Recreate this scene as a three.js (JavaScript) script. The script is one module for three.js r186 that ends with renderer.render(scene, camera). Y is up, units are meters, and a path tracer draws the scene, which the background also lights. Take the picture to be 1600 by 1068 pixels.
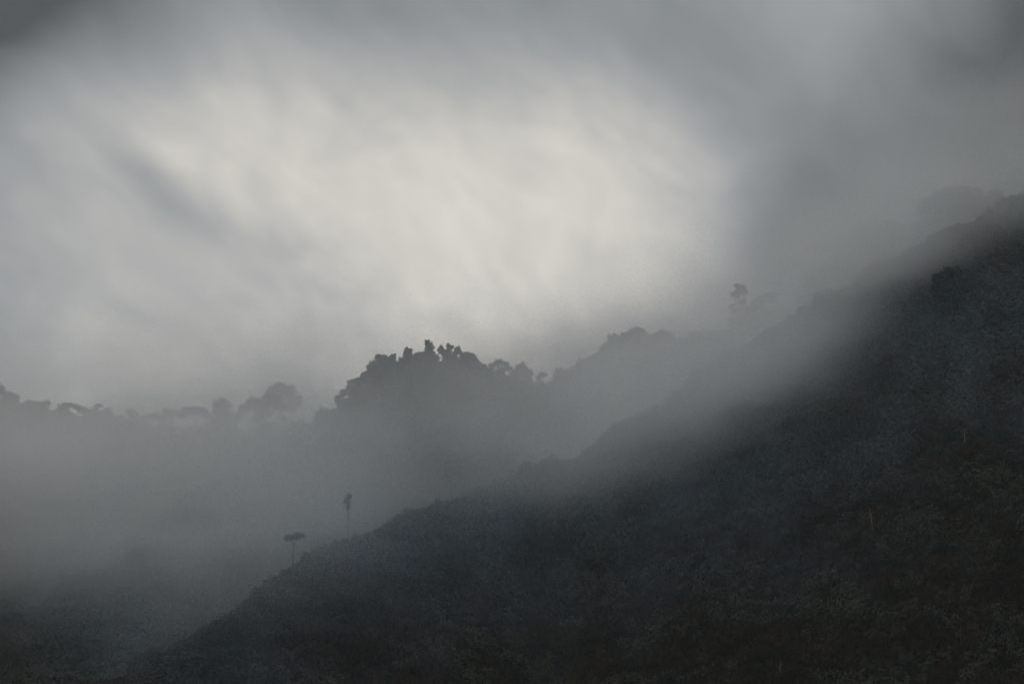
import * as THREE from 'three';
import { mergeGeometries } from 'three/addons/utils/BufferGeometryUtils.js';
import { createNoise2D, createNoise3D } from 'simplex-noise';

// ---------------------------------------------------------------- camera, sky, sun, exposure
const scene = new THREE.Scene();
const PITCH = THREE.MathUtils.degToRad(16), EYE = new THREE.Vector3(0, 1.7, 0), LENS = 3173;
const camera = new THREE.PerspectiveCamera(19.11, 1600 / 1068, 0.5, 8000);
camera.position.copy(EYE);
camera.rotation.set(PITCH, 0, 0);
const renderer = new THREE.WebGLRenderer({ antialias: true });
renderer.toneMapping = THREE.LinearToneMapping;
renderer.toneMappingExposure = 1.06;
renderer.shadowMap.enabled = true;

function rng(seed) { let s = seed >>> 0; return () => { s = (s + 0x6d2b79f5) | 0; let t = Math.imul(s ^ (s >>> 15), 1 | s); t = (t + Math.imul(t ^ (t >>> 7), 61 | t)) ^ t; return ((t ^ (t >>> 14)) >>> 0) / 4294967296; }; }
const n2 = createNoise2D(rng(11)), n3 = createNoise3D(rng(12));
const fbm2 = (x, y, o = 4) => { let s = 0, a = 0.5; for (let i = 0; i < o; i++) { s += a * n2(x, y); x = x * 2.03 + 7.1; y = y * 2.03 - 3.7; a *= 0.5; } return s; };
const fbm3 = (x, y, z, o = 4) => { let s = 0, a = 0.5; for (let i = 0; i < o; i++) { s += a * n3(x, y, z); x = x * 2.03 + 7.1; y = y * 2.03 - 3.7; z = z * 2.03 + 1.9; a *= 0.5; } return s; };
const clamp = THREE.MathUtils.clamp, lerp = THREE.MathUtils.lerp, sstep = THREE.MathUtils.smoothstep;

// a survey sighting (bearing and height read off the view) and a ground range give a place in the valley
function bearing(u, v) {
  const x = (u - 800) / LENS, y = -(v - 534) / LENS, c = Math.cos(PITCH), s = Math.sin(PITCH);
  return new THREE.Vector3(x, y * c + s, y * s - c).normalize();
}
function at(u, v, range) { const d = bearing(u, v); return d.multiplyScalar(range / Math.hypot(d.x, d.z)).add(EYE); }

// overcast sky: broken cloud with the sun behind its thin part
const SUN = bearing(690, 270);
{
  const W = 4096, H = 2048, data = new Float32Array(W * H * 4);
  const D = Math.PI / 180, angles = (u, v) => { const b = bearing(u, v); return [Math.atan2(b.x, -b.z) / D, Math.asin(b.y) / D]; };
  // thin (bright, +) and thick (dark, -) parts of the broken cloud round the hidden sun, lens corner darkening mixed in, every 3.4 by 2.5 degrees
  const thin = [
    [-0.14, -0.13, -0.12, -0.11, -0.05, -0.03, -0.01, 0.04, -0.02, -0.07, -0.08],
    [-0.10, -0.05, 0.07, 0.00, -0.04, -0.05, -0.13, 0.02, 0.01, -0.07, -0.01],
    [0.01, 0.08, 0.12, 0.16, 0.05, 0.15, 0.07, -0.10, -0.02, -0.08, -0.01],
    [0.02, 0.02, -0.13, 0.03, 0.04, 0.15, 0.20, -0.07, -0.01, -0.01, -0.02],
    [-0.09, 0.01, 0.09, 0.00, 0.09, -0.04, -0.05, -0.05, -0.02, -0.01, -0.03],
    [0.03, 0.06, 0.09, -0.05, 0.12, 0.00, -0.07, -0.02, -0.04, -0.03, -0.03],
  ];
  const k = 1 / (LENS * D), lumps = thin.flatMap((r, j) => r.map((s, i) => [-100 + 190 * i, -50 + 140 * j, 150, 150, 0, s]));
  lumps.push([480, 255, 260, 70, 0.1, 0.04], [250, 232, 90, 28, 0.5, 0.045], [1060, 475, 90, 60, 0, 0.12], [860, 545, 90, 45, 0, 0.12], [300, 580, 260, 40, 0, 0.04], [1690, 180, 150, 330, 0, -0.09], [0, 0, 120, 60, -0.2, -0.03], [265, 318, 95, 22, 0.66, -0.10], [225, 275, 60, 22, 0.8, -0.04], [120, 290, 80, 22, 0.3, -0.03], [255, 245, 60, 24, 0.6, 0.04], [820, 300, 22, 40, 0.3, -0.04], [1000, 395, 150, 45, -0.1, -0.02], [930, 410, 45, 20, -0.4, -0.03], [470, 470, 70, 35, 0.5, -0.025], [600, 330, 120, 30, 0.7, -0.02], [700, 250, 160, 30, 0.6, 0.02]);  // dark lumps at far right and top left also paint in lens vignetting
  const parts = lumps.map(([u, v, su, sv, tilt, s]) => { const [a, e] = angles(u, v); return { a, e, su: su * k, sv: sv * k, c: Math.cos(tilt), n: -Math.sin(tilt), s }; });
  for (let row = 0; row < H; row++) {
    const up = ((row + 0.5) / H - 0.5) * Math.PI, e = up / D, y = Math.sin(up);
    for (let col = 0; col < W; col++) {
      const round = ((col + 0.5) / W - 0.5) * 2 * Math.PI, x = Math.cos(round) * Math.cos(up), z = Math.sin(round) * Math.cos(up);
      const a = Math.atan2(x, -z) / D, i = (row * W + col) * 4;
      let L = 0.24 + 0.26 * Math.max(0, y);
      if (e > -2) {
        const wx = fbm3(x * 7 + 3, y * 7, z * 7, 3), wy = fbm3(x * 7 - 5, y * 7 + 8, z * 7, 3);
        const s = (x - y * 0.8), t = (y + x * 0.8);                       // wisps drift down to the right
        const streak = fbm3(s * 7 + wx * 0.4, t * 13 + wy * 0.4, z * 5, 4);
        L += 0.04 * fbm3(x * 2.2, y * 2.2 + 4, z * 2.2, 3) + 0.03 * streak;
        if (Math.abs(a) < 32 && e < 45) {
          const fine = fbm3(s * 22 + wx, t * 44 + wy, z * 18, 4), da = wx * 0.9, de = wy * 0.7;
          let g = 0;
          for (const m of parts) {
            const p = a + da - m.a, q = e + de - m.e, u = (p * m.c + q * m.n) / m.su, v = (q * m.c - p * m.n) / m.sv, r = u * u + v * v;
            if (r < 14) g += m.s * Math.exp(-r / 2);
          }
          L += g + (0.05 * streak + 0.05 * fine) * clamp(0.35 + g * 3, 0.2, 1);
        }
        L = Math.max(L, 0.09);
      }
      const w = sstep(L, 0.2, 0.62);
      data[i] = L * lerp(0.94, 1.035, w); data[i + 1] = L; data[i + 2] = L * lerp(1.06, 0.93, w); data[i + 3] = 1;
    }
  }
  const sky = new THREE.DataTexture(data, W, H, THREE.RGBAFormat, THREE.FloatType);
  sky.mapping = THREE.EquirectangularReflectionMapping; sky.magFilter = THREE.LinearFilter; sky.needsUpdate = true;
  scene.background = sky; scene.environment = sky;
}
const sun = new THREE.DirectionalLight(0xfff4e6, 0.8);
sun.position.copy(SUN).multiplyScalar(2500); sun.target.position.set(0, 100, -700);
sun.castShadow = true; sun.shadow.radius = 30; sun.shadow.mapSize.set(2048, 2048);
Object.assign(sun.shadow.camera, { left: -900, right: 900, top: 900, bottom: -900, near: 10, far: 5000 });
scene.add(sun, sun.target);
scene.fog = new THREE.FogExp2(new THREE.Color().setRGB(0.86, 0.94, 1.0), 0.0001);

// ---------------------------------------------------------------- the mountain
// crest lines: bearing of the tree tops along the crest, range, and height of the trees on it
const RIDGES = [
  { slope: 0.7, crest: [[-500, 1080, 380, 6], [0, 1050, 395, 5], [200, 1030, 410, 5], [330, 1000, 425, 4], [400, 938, 440, 4], [470, 902, 455, 4], [560, 828, 480, 5], [640, 780, 500, 6], [760, 742, 525, 6], [900, 706, 545, 6], [1020, 668, 560, 6], [1150, 612, 580, 6], [1230, 532, 600, 7], [1300, 462, 615, 8], [1400, 382, 630, 8], [1500, 325, 645, 8], [1600, 282, 660, 8], [1800, 170, 690, 8], [2100, 60, 740, 8]] },
  { slope: 0.76, crest: [[470, 760, 820, 10], [530, 640, 835, 12], [575, 590, 840, 14], [610, 568, 845, 14], [670, 556, 850, 11], [735, 562, 855, 10], [775, 586, 870, 10], [830, 612, 890, 10], [880, 600, 905, 9], [930, 565, 915, 9], [975, 535, 925, 9], [1040, 533, 930, 8], [1075, 540, 930, 8], [1120, 525, 925, 12], [1160, 500, 915, 12], [1230, 465, 900, 14], [1300, 430, 885, 14], [1360, 380, 875, 16], [1440, 340, 865, 18], [1600, 300, 850, 18], [1900, 180, 830, 18]] },
  { slope: 0.74, crest: [[-500, 480, 900, 14], [-150, 590, 940, 14], [0, 618, 960, 13], [60, 634, 975, 12], [120, 642, 985, 12], [170, 648, 1000, 10], [230, 658, 1010, 13], [330, 660, 1020, 13], [420, 668, 1020, 12], [480, 688, 1015, 12], [560, 760, 1000, 12], [700, 800, 980, 12]] },
];
for (const r of RIDGES) r.pts = r.crest.map(([u, v, range, trees]) => { const p = at(u, v, range); p.y -= trees; return p; });
function ridgeHeight(r, x, z) {                         // the highest of the slopes that fall away from the crest line
  let h = -60;
  for (let i = 0; i + 1 < r.pts.length; i++) {
    const a = r.pts[i], b = r.pts[i + 1], dx = b.x - a.x, dz = b.z - a.z, len = Math.hypot(dx, dz), m = r.slope, g = clamp((b.y - a.y) / len, -0.97 * m, 0.97 * m);
    const s0 = ((x - a.x) * dx + (z - a.z) * dz) / len, p = Math.abs((x - a.x) * dz - (z - a.z) * dx) / len, s = clamp(s0 + p * g / Math.sqrt(m * m - g * g), 0, len);
    h = Math.max(h, lerp(a.y, b.y, s / len) - Math.sqrt(m * m * (p * p + (s - s0) * (s - s0)) + 6));
  }
  return h + 2.5;
}
function ground(x, z) {
  let h = -40;
  for (const r of RIDGES) { const k = ridgeHeight(r, x, z), d = Math.abs(h - k), s = 8; h = Math.max(h, k) + (d < s ? (s - d) * (s - d) / (4 * s) : 0); }
  const far = Math.hypot(x, z);
  h += 3.2 * fbm2(x / 55, z / 55, 4) * sstep(far, 150, 380) + 5 * fbm2(x / 170 + 9, z / 170, 2) * sstep(far, 150, 380) * 0.6;
  return Math.max(h, -1.5 + 1.2 * fbm2(x / 40, z / 40, 3) * sstep(far, 30, 120));
}
const tint = (r, g, b) => new THREE.Color().setRGB(r, g, b);
{
  const X0 = -900, X1 = 900, Z0 = 200, Z1 = -1500, S = 5, nx = (X1 - X0) / S, nz = (Z0 - Z1) / S;
  const pos = new Float32Array((nx + 1) * (nz + 1) * 3), col = new Float32Array(pos.length), idx = [];
  for (let j = 0, k = 0; j <= nz; j++) for (let i = 0; i <= nx; i++, k += 3) {
    const x = X0 + i * S, z = Z0 - j * S; pos[k] = x; pos[k + 1] = ground(x, z); pos[k + 2] = z;
    const w = clamp(0.5 + 1.3 * fbm2(x / 24, z / 24, 4), 0, 1);
    col[k] = lerp(0.028, 0.05, w); col[k + 1] = lerp(0.034, 0.042, w); col[k + 2] = lerp(0.022, 0.026, w);
  }
  for (let j = 0; j < nz; j++) for (let i = 0; i < nx; i++) { const a = j * (nx + 1) + i, b = a + 1, c = a + nx + 1, d = c + 1; idx.push(a, b, c, b, d, c); }
  const g = new THREE.BufferGeometry();
  g.setAttribute('position', new THREE.BufferAttribute(pos, 3)); g.setAttribute('color', new THREE.BufferAttribute(col, 3)); g.setIndex(idx); g.computeVertexNormals();
  const m = new THREE.Mesh(g, new THREE.MeshStandardMaterial({ vertexColors: true, roughness: 1 }));
  m.name = 'mountain_terrain'; m.userData = { kind: 'structure', label: 'steep mountain ridges and slopes rising from the valley', category: 'terrain' };
  m.receiveShadow = m.castShadow = true; scene.add(m);
}

function footing(u, v) { const d = bearing(u, v); for (let r = 200; r < 1200; r += 1) { const x = EYE.x + d.x * r, y = EYE.y + d.y * r, z = EYE.z + d.z * r; if (y < ground(x, z)) return Math.hypot(x, z); } return 640; }
// ---------------------------------------------------------------- foliage builders
const V = (x, y, z) => new THREE.Vector3(x, y, z);
function leafFaces(pos, nor, p, n, size, R) {           // one bent leaf clump: two triangles
  const a = V(R() - 0.5, R() - 0.5, R() - 0.5).cross(n).normalize(), b = n.clone().cross(a), s = size * (0.6 + 0.8 * R()), w = s * (0.45 + 0.4 * R());
  const q = [p.clone().addScaledVector(a, -s), p.clone().addScaledVector(b, w).addScaledVector(n, 0.2 * s), p.clone().addScaledVector(a, s), p.clone().addScaledVector(b, -w).addScaledVector(n, -0.15 * s)];
  for (const k of [0, 2, 1, 0, 3, 2]) { pos.push(q[k].x, q[k].y, q[k].z); nor.push(n.x, n.y, n.z); }
}
function geometry(pos, nor) { const g = new THREE.BufferGeometry(); g.setAttribute('position', new THREE.Float32BufferAttribute(pos, 3)); if (nor) g.setAttribute('normal', new THREE.Float32BufferAttribute(nor, 3)); return g; }
// lobes: [x, y, z, rx, ry, rz]; leaves sit in sub-clumps over each lobe so that the outline is uneven
function crownGeometry(lobes, leaf, cover, R, ragged = 1) {
  const pos = [], nor = [];
  for (const [x, y, z, rx, ry, rz] of lobes) {
    const area = 4 * Math.PI * Math.pow((Math.pow(rx * ry, 1.6) + Math.pow(rx * rz, 1.6) + Math.pow(ry * rz, 1.6)) / 3, 1 / 1.6);
    const clump = Math.max(leaf * 1.4, 0.3 * Math.min(rx, ry, rz)), nc = Math.max(6, Math.round(area / (clump * clump * 1.6))), per = Math.max(4, Math.round(cover * clump * clump * 2.2 / (leaf * leaf)));
    for (let c = 0; c < nc; c++) {
      const d = V(R() * 2 - 1, R() * 2 - 1, R() * 2 - 1).normalize(), k = (0.72 + 0.34 * R() * ragged) * (R() < 0.25 ? 0.6 : 1);
      const o = V(x + d.x * rx * k, y + d.y * ry * k, z + d.z * rz * k), cs = clump * (0.6 + 0.7 * R());
      for (let i = 0; i < per; i++) {
        const e = V(R() * 2 - 1, R() * 2 - 1, R() * 2 - 1).normalize(), p = o.clone().addScaledVector(e, cs * Math.cbrt(R()) * (0.6 + 0.6 * ragged * R()));
        leafFaces(pos, nor, p, e.add(d).add(V(R() - 0.5, R() - 0.1, R() - 0.5)).normalize(), leaf, R);
      }
    }
  }
  return geometry(pos, nor);
}
function limb(points, r0, r1, sides = 6) {
  const curve = new THREE.CatmullRomCurve3(points), n = Math.max(4, points.length * 3), g = new THREE.TubeGeometry(curve, n, 1, sides, false), p = g.attributes.position, c = V(0, 0, 0);
  for (let i = 0; i <= n; i++) {
    curve.getPointAt(i / n, c);
    const r = lerp(r0, r1, Math.pow(i / n, 0.8));
    for (let j = 0; j <= sides; j++) { const k = i * (sides + 1) + j; p.setXYZ(k, c.x + (p.getX(k) - c.x) * r, c.y + (p.getY(k) - c.y) * r, c.z + (p.getZ(k) - c.z) * r); }
  }
  g.deleteAttribute('uv'); g.computeVertexNormals(); return g;
}
const LEAF = [tint(0.026, 0.04, 0.022), tint(0.032, 0.043, 0.024), tint(0.022, 0.034, 0.022), tint(0.04, 0.046, 0.026)].map((color) => new THREE.MeshStandardMaterial({ color, roughness: 0.95 }));
const BARK = new THREE.MeshStandardMaterial({ color: tint(0.06, 0.052, 0.043), roughness: 1 }), PALE = new THREE.MeshStandardMaterial({ color: tint(0.22, 0.2, 0.17), roughness: 1 });
const taken = {};
const numbered = (n) => { const k = taken[n] = (taken[n] ?? -1) + 1; return k ? `${n}_${String(k).padStart(3, '0')}` : n; };

// a tree standing on the slope at a bearing and range; lobes are sighted as [u, v, half width, half height] in hundredths of a degree-like view units
function tree(name, label, u, range, lobes, o = {}) {
  const R = rng(Math.round(u * 131 + range * 17 + lobes.length)), p0 = at(u, lobes[0][1], range), px = Math.hypot(range, p0.y) / LENS;
  const base = V(p0.x, ground(p0.x, p0.z) - 0.4, p0.z), t = new THREE.Group();
  t.name = numbered(name); t.position.copy(base); t.userData = { label, category: o.category ?? 'tree', ...(o.group ? { group: o.group } : {}) };
  const L = lobes.map(([lu, lv, w, h = w]) => { const p = at(lu, lv, range).sub(base), dz = (R() - 0.5) * w * px * 0.9; return [p.x, p.y, p.z + dz, w * px, h * px, w * px * 0.9]; });
  for (const l of L.slice()) for (let i = 0; i < (o.extra ?? 3); i++) {
    const d = V(R() * 2 - 1, R() * 1.5 - 0.5, R() * 2 - 1).normalize(), k = 0.75 + 0.3 * R(), f = 0.22 + 0.2 * R();
    L.push([l[0] + d.x * l[3] * k, l[1] + d.y * l[4] * k, l[2] + d.z * l[5] * k, l[3] * f, l[4] * f * 1.1, l[5] * f]);
  }
  const main = L.slice(0, lobes.length);
  const low = Math.min(...main.map((l) => l[1] - l[4] * 0.2)), mid = main.reduce((s, l) => s + l[0] / main.length, 0), r = o.trunk ?? clamp(low * 0.028, 0.16, 0.55);
  const fork = Math.max(1, low * (o.fork ?? 0.72)), lean = V(mid * 0.35 + (R() - 0.5) * 0.6, fork, (R() - 0.5));
  const parts = [limb([V(0, -0.5, 0), V(lean.x * 0.35 + (R() - 0.5) * 0.4, fork * 0.5, 0.2), lean], r, r * 0.62, 7)];
  for (const l of main) {
    const c = V(l[0], l[1], l[2]), m = lean.clone().lerp(c, 0.5).add(V((R() - 0.5) * l[3] * 0.3, -0.1 * l[4], (R() - 0.5) * l[3] * 0.3));
    parts.push(limb([lean.clone().add(V(0, -0.15, 0)), m, c], r * 0.55, r * 0.14, 5));
    for (let i = 0; i < (o.twigs ?? 4); i++) { const d = V(R() * 2 - 1, R() * 1.2 - 0.25, R() * 2 - 1).normalize(); parts.push(limb([m.clone().lerp(c, R() * 0.8), c.clone().add(V(d.x * l[3] * 0.45, d.y * l[4] * 0.45, d.z * l[5] * 0.45)), c.clone().add(V(d.x * l[3] * 0.95, d.y * l[4] * 0.95, d.z * l[5] * 0.95))], r * 0.2, 0.035, 4)); }
  }
  for (const [su, sv, eu, ev] of o.snags ?? []) { const a = at(su, sv, range).sub(base), b = at(eu, ev, range).sub(base); parts.push(limb([a, a.clone().lerp(b, 0.5).add(V(0.15, 0, 0)), b], 0.42, 0.14, 5)); }
  const trunk = new THREE.Mesh(mergeGeometries(parts), BARK); trunk.name = 'trunk'; t.add(trunk);
  const crown = new THREE.Mesh(crownGeometry(L, o.leaf ?? 0.42, o.cover ?? 1, R, o.ragged ?? 1), LEAF[Math.floor(R() * LEAF.length)]); crown.name = 'crown'; t.add(crown);
  for (const m of t.children) m.castShadow = m.receiveShadow = true;
  scene.add(t); return t;
}

// ---------------------------------------------------------------- forest, shrubs and grass that cover the slopes
function cover(name, label, category, variants, material, spots) {
  const whole = new THREE.Group(); whole.name = name; whole.userData = { kind: 'stuff', label, category }; scene.add(whole);
  const per = Math.ceil(spots.length / variants.length), q = new THREE.Quaternion(), e = new THREE.Euler(), m = new THREE.Matrix4();
  variants.forEach((g, k) => {
    const mine = spots.slice(k * per, (k + 1) * per), o = new THREE.InstancedMesh(g, material, mine.length);
    mine.forEach((s, i) => { m.compose(s.p, q.setFromEuler(e.set(s.tx ?? 0, s.turn, s.tz ?? 0)), s.s); o.setMatrixAt(i, m); o.setColorAt(i, s.c); });
    o.name = 'foliage'; o.userData = { kind: 'stuff' }; o.castShadow = o.receiveShadow = true; whole.add(o);
  });
}
const WHITE = new THREE.MeshStandardMaterial({ color: 0xffffff, roughness: 0.95 });
const inView = (x, y, z, m = 0.02) => { const d = V(x, y, z).sub(EYE), c = Math.cos(PITCH), s = Math.sin(PITCH), f = -(d.z * c) + d.y * s, v = (d.y * c + d.z * s) / f, u = d.x / f; return f > 0 && Math.abs(u) < 0.2522 + m * 2 && Math.abs(v) < 0.1684 + m; };
{
  const R = rng(5), variants = [0, 1, 2, 3].map((k) => {
    const lobes = [[0, 0.1, 0, 0.8, 0.55, 0.8]];
    for (let i = 0; i < 5; i++) { const a = i * 1.26 + R(), d = 0.35 + 0.35 * R(); lobes.push([Math.cos(a) * d, 0.05 + 0.5 * R() * (1 - d), Math.sin(a) * d, 0.32 + 0.2 * R(), 0.26 + 0.2 * R(), 0.32 + 0.2 * R()]); }
    return crownGeometry(lobes, 0.085, 0.75, R, 1);
  });
  const spots = [];
  for (let i = 0; i < 90000 && spots.length < 16000; i++) {
    const x = -420 + 840 * R(), z = -(560 + 560 * R()), y = ground(x, z);
    if (!inView(x, y, z, 0.03) || Math.hypot(x, z) < 640 + 40 * sstep(x, -50, 150)) continue;
    const k = 3.2 + 3.4 * R() + 1.5 * fbm2(x / 40, z / 40, 2), w = R();
    spots.push({ p: V(x, y + k * 0.9 + 2 * R(), z), s: V(k, k * (0.8 + 0.5 * R()), k), turn: R() * 6.3, c: tint(lerp(0.02, 0.038, w), lerp(0.032, 0.046, w), lerp(0.02, 0.026, w)) });
  }
  cover('forest_canopy', 'dark green forest canopy covering the misty far ridges', 'forest', variants, WHITE, spots);

  // nearer slope: dark bushes in the hollows, brown grass and bracken on the swells
  const bush = [0, 1, 2].map(() => { const l = [[0, 0.35, 0, 0.7, 0.5, 0.7]]; for (let i = 0; i < 4; i++) { const a = R() * 6.3; l.push([Math.cos(a) * 0.5, 0.3 + 0.5 * R(), Math.sin(a) * 0.5, 0.35, 0.4, 0.35]); } return crownGeometry(l, 0.11, 0.7, R, 1.3); });
  const tuft = [0, 1, 2].map(() => {
    const pos = [], nor = [];
    for (let i = 0; i < 46; i++) {
      const a = R() * 6.283, r = 0.45 * Math.sqrt(R()), lean = 0.25 + 0.75 * R(), h = 0.6 + 0.6 * R(), b = a + (R() - 0.5), w = 0.035 + 0.03 * R(), x = Math.cos(a) * r, z = Math.sin(a) * r;
      const mx = x + Math.cos(b) * lean * 0.3, mz = z + Math.sin(b) * lean * 0.3, ex = x + Math.cos(b) * lean * 0.8, ez = z + Math.sin(b) * lean * 0.8, sx = -Math.sin(b) * w, sz = Math.cos(b) * w;
      const q = [[x - sx, 0, z - sz], [x + sx, 0, z + sz], [mx - sx, h * 0.65, mz - sz], [mx + sx, h * 0.65, mz + sz], [ex, h * (0.95 - 0.35 * lean), ez]];
      for (const k of [0, 1, 2, 1, 3, 2, 2, 3, 4]) { pos.push(...q[k]); nor.push(Math.cos(b) * 0.5, 0.85, Math.sin(b) * 0.5); }
    }
    return geometry(pos);
  });
  const bushes = [], tufts = [];
  for (let i = 0; i < 260000; i++) {
    const x = -190 + 520 * R(), z = -(330 + 360 * R()), y = ground(x, z), far = Math.hypot(x, z);
    if (!inView(x, y, z, 0.015) || far > 700) continue;
    const patch = fbm2(x / 26 + 3, z / 34, 4) + 0.25 * fbm2(x / 7, z / 7, 2), high = sstep(y, 60, 150);
    const wood = patch + high * 0.55 - 0.12;
    if (R() < clamp(0.10 + wood * 0.5, 0.025, 0.3)) {
      const k = (0.9 + 1.3 * R()) * (1 + 0.9 * clamp(wood, 0, 1)), w = R();
      bushes.push({ p: V(x, y - 0.2, z), s: V(k, k * (0.8 + 0.6 * R()), k), turn: R() * 6.3, c: tint(lerp(0.021, 0.046, w), lerp(0.029, 0.046, w), lerp(0.02, 0.027, w)) });
    } else if (tufts.length < 120000 && R() < 0.9 - wood) {
      const k = 0.9 + 1.1 * R(), w = clamp(0.5 + 1.2 * fbm2(x / 14 + 30, z / 14, 3) + 0.3 * (R() - 0.5), 0, 1);
      tufts.push({ p: V(x, y - 0.1, z), s: V(k * 1.3, k, k * 1.3), turn: R() * 6.3, c: tint(lerp(0.04, 0.108, w), lerp(0.045, 0.082, w), lerp(0.026, 0.05, w)) });
    }
  }
  console.log('bushes', bushes.length, 'tufts', tufts.length, 'canopy', spots.length);
  cover('shrub_cover', 'dark low shrubs covering the nearer slope', 'shrubs', bush, WHITE, bushes);
  cover('grass_cover', 'brown grass and bracken on the nearer slope', 'grass', tuft, WHITE, tufts);
}

// ---------------------------------------------------------------- single trees that stand out
const T = 'tree';
// far left ridge
tree('umbrella_tree', 'dark spreading emergent tree with a bare spike above its crown, tallest on left ridge', 420, 955, [[382, 638, 9, 6], [397, 629, 13, 7], [375, 647, 6, 4.5], [403, 640, 12, 5], [424, 630, 18, 11], [398, 653, 7, 4], [440, 636, 12, 7], [415, 646, 10, 5], [420, 668, 14, 7], [408, 676, 12, 7], [440, 652, 5, 4], [446, 656, 4, 3.5], [408, 656, 6, 3]], { snags: [[392, 626, 389, 608], [395, 626, 395, 616]], fork: 0.86, trunk: 0.5, extra: 2, leaf: 0.36, cover: 1.5 });
tree('broadleaf_tree', 'paler tall domed tree behind the dark spiked tree on left ridge', 438, 1075, [[440, 614, 22, 13], [424, 618, 12, 6], [440, 627, 20, 10], [463, 630, 9, 8], [466, 622, 6, 4], [458, 637, 6, 5]]);
tree('broadleaf_tree', 'small rounded tree just right of the dark spiked tree', 464, 1010, [[465, 668, 16, 11], [464, 682, 19, 12]]);
tree('broadleaf_tree', 'smooth domed tree left of the dark spiked tree', 348, 1015, [[347, 639, 15, 13], [346, 655, 22, 15], [362, 655, 12, 10], [345, 672, 26, 14]]);
tree('umbrella_tree', 'flat topped tree, widest of the level row on left ridge', 306, 1020, [[306, 644, 20, 5], [290, 645, 10, 5], [322, 648, 7, 5]], { fork: 0.85 });
tree('umbrella_tree', 'flat topped tree at the left end of the level row', 268, 1018, [[268, 646, 10, 6], [280, 648, 8, 5], [258, 642, 5, 3]], { fork: 0.85 });
tree('umbrella_tree', 'darker leaning umbrella tree left of the level row', 246, 1005, [[243, 649, 9, 5], [252, 654, 9, 5], [237, 653, 5, 4]], { fork: 0.85 });
tree('umbrella_tree', 'thin flat topped tree with bare trunk, second from darker umbrella tree', 207, 1030, [[206, 644, 9, 2.5], [209, 651, 8, 4]], { fork: 0.9, cover: 0.7 });
tree('umbrella_tree', 'thin tree with bare trunk right beside darker umbrella tree', 229, 1028, [[229, 651, 8, 5]], { fork: 0.9, cover: 0.7 });
tree('umbrella_tree', 'low thin tree at the foot of the left ridge descent', 188, 1025, [[188, 653, 8, 4]], { cover: 0.7 });
tree('broadleaf_tree', 'small boxy tree at the lower end of the left ridge canopy', 168, 1000, [[166, 643, 6, 6], [171, 647, 6, 9], [163, 652, 5, 5]]);
tree('umbrella_tree', 'tiny thin umbrella tree above the left ridge canopy', 154, 1005, [[153, 633, 7, 2.2], [148, 640, 4, 3]], { cover: 0.6, fork: 0.9 });
tree('broadleaf_tree', 'dark rounded tree on the middle of the left ridge slope', 102, 985, [[101, 634, 8, 6], [110, 632, 5, 3], [94, 637, 7, 5]]);
tree('broadleaf_tree', 'dark broad tree stepping down the left ridge', 127, 990, [[119, 636, 6, 4], [128, 640, 9, 5], [137, 643, 8, 5]]);
tree('broadleaf_tree', 'faint low tree on the left ridge shoulder', 72, 985, [[72, 631, 7, 4], [60, 632, 8, 5], [44, 630, 9, 6]]);
tree('broadleaf_tree', 'tree rising at the left edge of the photo', 2, 960, [[2, 610, 7, 8], [-8, 606, 9, 10], [12, 618, 8, 7], [22, 622, 8, 6]]);
// the knoll
tree('broadleaf_tree', 'large smooth domed tree on the left of the knoll', 602, 835, [[603, 573, 21, 18], [592, 582, 20, 18], [615, 578, 15, 17], [612, 558, 3, 5], [616, 557, 2, 4], [602, 592, 30, 16]], { ragged: 0.8 });
tree('broadleaf_tree', 'stepped tree on the left flank of the knoll', 566, 838, [[579, 578, 6, 6], [572, 587, 9, 7], [564, 594, 7, 5], [568, 602, 16, 12]]);
tree('broadleaf_tree', 'blocky flat tree at the left foot of the knoll', 551, 842, [[548, 597, 6, 5], [556, 599, 6, 4], [551, 609, 11, 12]]);
tree('broadleaf_tree', 'faint lowest tree left of the knoll', 533, 850, [[535, 614, 6, 6], [528, 624, 6, 8]], { cover: 0.8 });
tree('broadleaf_tree', 'tufted tree between the large dome and the tall column tree', 638, 840, [[636, 551, 6, 6], [641, 548, 3, 4], [635, 546, 3, 3], [638, 560, 9, 8], [627, 563, 5, 5], [638, 573, 14, 10]]);
tree('conifer_tree', 'tall twin headed column tree, highest on the knoll', 670, 845, [[667, 535, 3.6, 5.5], [673, 539, 3.6, 5], [670, 545, 7, 7], [671, 553, 10, 7], [665, 557, 10, 5], [679, 558, 8, 5], [670, 567, 16, 9]], { leaf: 0.38, fork: 0.8 });
tree('broadleaf_tree', 'low tree joining the tufted and column trees', 655, 842, [[656, 553, 4, 4], [652, 557, 6, 4], [652, 566, 10, 7]]);
tree('bare_tree', 'sparse twiggy tree right beside the tall column tree', 690, 845, [[689, 547, 5, 7], [694, 552, 4, 5]], { cover: 0.18, twigs: 12 });
tree('conifer_tree', 'spiky dark conifer on the right half of the knoll', 701, 843, [[700.5, 541, 2, 5], [701, 549, 5, 4], [706, 543, 3, 3], [700, 556, 9, 7], [702, 568, 13, 9]], { leaf: 0.36, ragged: 1.4 });
tree('broadleaf_tree', 'rounded open tree right of the spiky conifer', 716, 846, [[716, 548, 7, 5], [711, 554, 4, 4], [722, 555, 5, 5], [716, 565, 11, 8]], { cover: 0.8 });
tree('broadleaf_tree', 'domed tree at the right shoulder of the knoll', 734, 848, [[731, 556, 8, 6], [738, 558, 7, 6], [727, 566, 12, 9], [742, 568, 8, 8], [752, 574, 9, 7]]);
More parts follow.
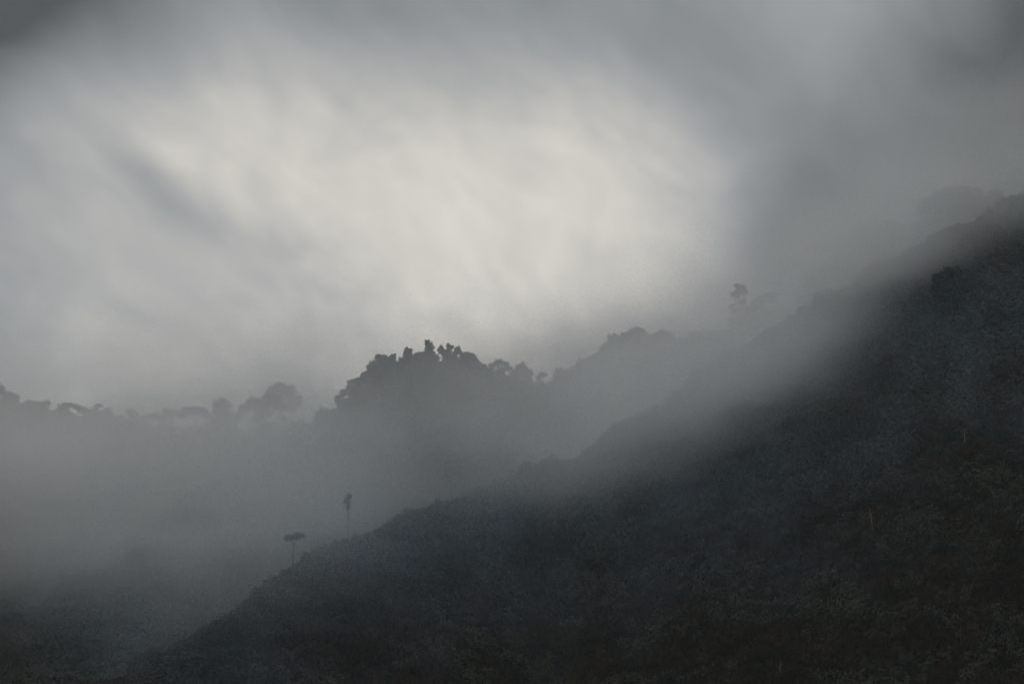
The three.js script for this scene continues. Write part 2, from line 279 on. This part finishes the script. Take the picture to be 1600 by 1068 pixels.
tree('bare_tree', 'faint airy tree with bare branches right of the knoll', 780, 925, [[778, 566, 7, 5], [768, 574, 6, 6], [790, 570, 5, 5], [784, 578, 8, 6], [797, 576, 5, 4], [776, 590, 6, 8]], { cover: 0.22, twigs: 12 });
tree('broadleaf_tree', 'faint domed tree between the airy tree and leaning umbrella tree', 815, 925, [[814, 577, 10, 8], [824, 582, 8, 7], [806, 584, 8, 8], [814, 596, 20, 14]]);
tree('umbrella_tree', 'faint leaning umbrella tree in the saddle right of the knoll', 839, 928, [[848, 585, 8, 3], [841, 590, 4, 2.5]], { fork: 0.9, cover: 0.75 });
// ridge climbing to the right
tree('broadleaf_tree', 'low tree at the bottom of the right ridge beside the saddle', 876, 915, [[874, 598, 6, 6], [883, 594, 7, 7]]);
tree('broadleaf_tree', 'tree a third of the way up the right ridge', 905, 917, [[900, 580, 7, 6], [909, 574, 7, 7], [917, 570, 6, 6]]);
tree('broadleaf_tree', 'bushy tree just below the wide umbrella tree on right ridge', 943, 922, [[935, 558, 8, 7], [945, 552, 8, 8], [956, 545, 8, 8]]);
tree('umbrella_tree', 'wide umbrella tree on the right ridge bump', 992, 922, [[994, 520, 14, 6], [980, 526, 10, 6], [968, 533, 7, 7], [1005, 523, 8, 5], [990, 532, 18, 8]]);
tree('umbrella_tree', 'thin umbrella tree right of the wide one on right ridge', 1034, 930, [[1038, 520, 9, 4], [1025, 524, 9, 4], [1048, 526, 7, 4]], { cover: 0.8 });
for (const [k, u, v, which] of [[0, 1063, 529, 'leftmost of four slender pole trees'], [1, 1068, 531, 'second from left of four slender pole trees'], [2, 1073, 528, 'third from left of four slender pole trees'], [3, 1079, 530, 'rightmost of four slender pole trees']]) tree('slender_tree', which + ' in the dip of right ridge', u, 932 + k, [[u, v, 2.2, 3.5]], { cover: 0.6, trunk: 0.2, group: 'slender trees in the dip', fork: 0.9 });
tree('broadleaf_tree', 'rounded tree right of the dip on right ridge', 1096, 925, [[1090, 524, 8, 7], [1101, 522, 9, 5], [1112, 523, 8, 7]], { snags: [[1100, 520, 1098, 511]] });
tree('bare_tree', 'tall faint airy tree standing above the right ridge', 1152, 930, [[1156, 449, 10, 4], [1149, 459, 7, 4], [1162, 457, 6, 4], [1144, 479, 4, 6], [1150, 487, 7, 5], [1160, 473, 6, 5]], { cover: 0.2, twigs: 12, extra: 2 });
tree('broadleaf_tree', 'leafy tree right of the tall airy tree', 1192, 905, [[1198, 463, 9, 6], [1185, 474, 10, 8], [1172, 485, 10, 8], [1206, 466, 9, 8]]);
tree('broadleaf_tree', 'very faint broad domed tree high on the right ridge', 1380, 868, [[1382, 362, 32, 20], [1356, 372, 26, 18], [1402, 368, 18, 18], [1345, 388, 24, 18], [1385, 390, 36, 20]]);
tree('broadleaf_tree', 'very faint huge domed tree at the upper right, highest in view', 1490, 858, [[1490, 318, 44, 24], [1455, 324, 18, 18], [1530, 326, 34, 22], [1442, 330, 10, 9], [1490, 345, 54, 26]]);
tree('broadleaf_tree', 'faint tree where the right ridge enters thick cloud', 1300, 885, [[1290, 425, 16, 12], [1312, 410, 16, 14], [1270, 440, 16, 12]]);
// nearer slope
tree('broadleaf_tree', 'dark round crowned tree standing out on the upper right slope', 1486, footing(1486, 505), [[1486, 432, 24, 15], [1470, 438, 14, 11], [1505, 446, 16, 14], [1463, 448, 7, 8], [1488, 455, 26, 16]], { leaf: 0.36 });
tree('broadleaf_tree', 'darkest tree at the right edge on the upper slope', 1566, footing(1566, 540), [[1562, 478, 22, 14], [1545, 490, 16, 13], [1585, 486, 18, 13], [1534, 508, 10, 9], [1565, 505, 30, 18]], { leaf: 0.36 });
tree('broadleaf_tree', 'ragged dark tree at the upper edge of the near slope in mist', 1160, footing(1160, 692), [[1156, 664, 8, 5], [1166, 669, 9, 6], [1176, 674, 8, 6], [1162, 680, 12, 8]], { leaf: 0.3 });
tree('umbrella_tree', 'lone small umbrella tree on the lower left edge of the slope', 461, 454, [[459, 839, 13, 3], [467, 836, 9, 3], [450, 842, 7, 2]], { leaf: 0.17, fork: 0.93, trunk: 0.2, cover: 0.8 });
tree('slender_tree', 'thin sapling on the slope edge above the lone umbrella tree', 543, 476, [[545, 776, 4, 5], [541, 782, 4, 4], [544, 790, 3, 6]], { leaf: 0.2, trunk: 0.12, cover: 0.7 });

// pale dead stems standing bare among the shrubs
for (const [u, top, foot, lean, label] of [[1365, 800, 842, -3, 'pale bare dead stem standing among shrubs on the right slope'], [1508, 672, 704, 2, 'small pale dead stem high on the right slope'], [1219, 1036, 1066, 2, 'short pale dead stem near the bottom of the slope']]) {
  const range = footing(u, foot), p = at(u, foot, range), b = V(p.x, ground(p.x, p.z) - 0.3, p.z), px = Math.hypot(range, p.y) / LENS, h = (foot - top) * px + 0.5, k = lean * px, t = new THREE.Group();
  t.name = numbered('dead_tree'); t.position.copy(b); t.userData = { label, category: 'dead tree' };
  const trunk = new THREE.Mesh(limb([V(0, -0.3, 0), V(k * 0.3, h * 0.5, 0.05), V(k, h, 0)], 0.13, 0.05, 6), PALE); trunk.name = 'trunk'; t.add(trunk);
  for (const [f, dx, dz] of [[0.62, -0.7, 0.2], [0.78, 0.55, -0.1], [0.45, 0.5, 0.3]]) { const a = V(k * f, h * f, 0.02), m = new THREE.Mesh(limb([a, a.clone().add(V(dx * 0.5, 0.35, dz * 0.5)), a.clone().add(V(dx, 0.95, dz))], 0.045, 0.015, 5), PALE); m.name = 'branch'; t.add(m); }
  for (const m of t.children) m.castShadow = m.receiveShadow = true;
  scene.add(t);
}

// ---------------------------------------------------------------- mist banks: fine drops adrift in the air, lit by the sky
{
  const R = rng(77), CELL = 8, SIDE = 0.085, ALPHA = 0.29, LEVELS = 22, TOP = 0.022, perDrop = (Math.sqrt(3) / 4) * SIDE * SIDE * 0.5 * ALPHA;
  const dir = () => { const y = R() * 2 - 1, a = R() * 6.28319, r = Math.sqrt(1 - y * y); return V(Math.cos(a) * r, y, Math.sin(a) * r); };
  // one cell of air at each of several densities: LEVELS cells, the densest with extinction TOP per metre
  const cells = Array.from({ length: LEVELS }, (_, l) => {
    const pos = [], nor = [], n = Math.round((l + 1) / LEVELS * TOP * CELL ** 3 / perDrop), r = SIDE / Math.sqrt(3);
    for (let i = 0; i < n; i++) {
      const c = V(R() - 0.5, R() - 0.5, R() - 0.5).multiplyScalar(CELL), k = dir(), a = dir().cross(k).normalize(), b = k.clone().cross(a);
      for (let t = 0; t < 6.28; t += 2.0944) { const x = Math.cos(t) * r, y = Math.sin(t) * r; pos.push(c.x + a.x * x + b.x * y, c.y + a.y * x + b.y * y, c.z + a.z * x + b.z * y); nor.push(k.x, k.y, k.z); }
    }
    return geometry(pos, nor);
  });
  const drop = new THREE.MeshPhysicalMaterial({ color: tint(0.965, 0.98, 0.99), roughness: 1, specularIntensity: 0, transparent: true, opacity: ALPHA, side: THREE.DoubleSide });
  const veil = drop.clone(); veil.color.setRGB(0.5, 0.73, 1.0);                                     // the thinnest haze scatters blue
  // sighted centre, range, spread across / up / along the line of sight (m), optical depth, tilt of the bank
  const banks = [
    ['mist_bank', 'pale mist bank filling the valley below the left ridge', drop, [[400, 845, 580, 26, 15, 22, 0.32, 0.2], [60, 775, 800, 68, 27, 70, 2.7, 0], [335, 775, 760, 36, 27, 65, 2.7, 0], [-60, 830, 760, 80, 26, 60, 1.0, 0], [470, 740, 740, 22, 22, 45, 1.1, 0], [50, 652, 870, 55, 14, 40, 1.0, -0.08], [270, 672, 935, 30, 9, 20, 0.35, 0], [444, 626, 1022, 18, 15, 20, 1.0, 0]]],
    ['mist_bank', 'mist pooled between the knoll and the near slope', drop, [[640, 596, 790, 40, 16, 40, 0.55, 0], [890, 645, 720, 36, 14, 45, 0.9, 0.05], [1060, 600, 700, 42, 15, 45, 1.1, 0.3], [1170, 525, 680, 34, 16, 40, 0.75, 0.6], [1000, 575, 820, 55, 13, 40, 0.5, 0], [815, 592, 893, 22, 13, 13, 0.5, 0]]],
    ['mist_bank', 'ragged mist edge creeping over the top of the near slope', drop, [[640, 700, 500, 24, 11, 20, 0.12, 0], [760, 668, 490, 30, 12, 22, 0.2, 0.1], [900, 650, 490, 30, 11, 22, 0.8, 0.2], [1030, 614, 500, 28, 10, 22, 1.0, 0.35], [1145, 546, 515, 28, 10, 22, 0.75, 0.6], [1248, 450, 540, 30, 10, 22, 0.7, 0.75], [1385, 354, 565, 32, 10, 22, 0.75, 0.65], [1515, 277, 580, 36, 10, 22, 0.8, 0.45], [1650, 230, 590, 36, 11, 22, 1.0, 0.4], [470, 812, 425, 26, 11, 18, 0.22, 0.5]]],
    ['mist_bank', 'thin bluish veil of mist over the near slope', veil, [[1250, 700, 440, 90, 22, 30, 0.03, 0], [800, 830, 430, 80, 18, 25, 0.07, 0], [1380, 540, 480, 80, 20, 30, 0.06, 0.6], [450, 930, 400, 40, 18, 20, 0.09, 0.5]]],
    ['cloud_bank', 'grey cloud hanging over the upper right ridge', drop, [[1380, 340, 740, 46, 14, 45, 0.4, 0.7], [1510, 270, 740, 50, 18, 45, 0.6, 0.5], [1270, 420, 690, 30, 18, 35, 0.3, 0.8]]],
  ];
  const YAW = 0.53, cy = Math.cos(YAW), sy_ = Math.sin(YAW), turns = new THREE.Quaternion().setFromEuler(new THREE.Euler(0, YAW, 0)), flips = [0, 1, 2, 3].map((k) => turns.clone().multiply(new THREE.Quaternion().setFromEuler(new THREE.Euler(0, k * Math.PI / 2, 0))));
  for (const [name, label, material, sights] of banks) {
    const field = new Map();
    for (const [u, v, range, sx, sy, sz, tau, tilt] of sights) {
      const c = at(u, v, range), side = V(-c.z, 0, c.x).normalize(), away = V(c.x, 0, c.z).normalize(), k0 = tau / (sz * Math.sqrt(2 * Math.PI)), ct = Math.cos(tilt), st = Math.sin(tilt);
      const gx = c.x * cy - c.z * sy_, gz = c.x * sy_ + c.z * cy, reach = Math.max(sx, sz, sy) * 2.6, n = Math.ceil(reach / CELL), ny = Math.ceil((sy * ct + sx * Math.abs(st)) * 2.6 / CELL);
      const ix = Math.round(gx / CELL), iz = Math.round(gz / CELL), iy = Math.round(c.y / CELL);
      for (let i = ix - n; i <= ix + n; i++) for (let k = iz - n; k <= iz + n; k++) {
        const X = i * CELL, Z = k * CELL, wx = X * cy + Z * sy_, wz = -X * sy_ + Z * cy, s = (wx - c.x) * side.x + (wz - c.z) * side.z, d = ((wx - c.x) * away.x + (wz - c.z) * away.z) / sz;
        if (d * d > 6.8) continue;
        for (let j = iy - ny; j <= iy + ny; j++) {
          const h = j * CELL - c.y, p = (s * ct + h * st) / sx, q = (h * ct - s * st) / sy, r = p * p + q * q + d * d;
          if (r > 6.8) continue;
          const key = (i + 500) * 1e6 + (j + 500) * 1e3 + (k + 500), cell = field.get(key) ?? { x: wx, y: j * CELL, z: wz, k: 0 };
          cell.k += k0 * (Math.exp(-r / 2) - 0.0334); field.set(key, cell);
        }
      }
    }
    const put = cells.map(() => []);
    let n = 0;
    for (const c of field.values()) {
      const k = c.k * clamp(1 + 1.7 * fbm3(c.x / 85, c.y / 42, c.z / 85, 3), 0, 2.2) / TOP * LEVELS, l = Math.min(LEVELS, Math.floor(k + R()));
      if (l < 1 || c.y < ground(c.x, c.z) - CELL) continue;
      n++; put[l - 1].push(new THREE.Matrix4().compose(V(c.x, c.y, c.z), flips[Math.floor(R() * 4)], V(1, 1, 1)));
    }
    console.log(label, n);
    const bank = new THREE.Group(); bank.name = numbered(name); bank.userData = { kind: 'stuff', label, category: 'mist' }; scene.add(bank);
    cells.forEach((g, k) => {
      if (!put[k].length) return;
      const o = new THREE.InstancedMesh(g, material, put[k].length);
      put[k].forEach((t, i) => o.setMatrixAt(i, t));
      o.name = 'drops'; o.userData = { kind: 'stuff' }; o.castShadow = o.receiveShadow = true; bank.add(o);
    });
  }
}

renderer.render(scene, camera);
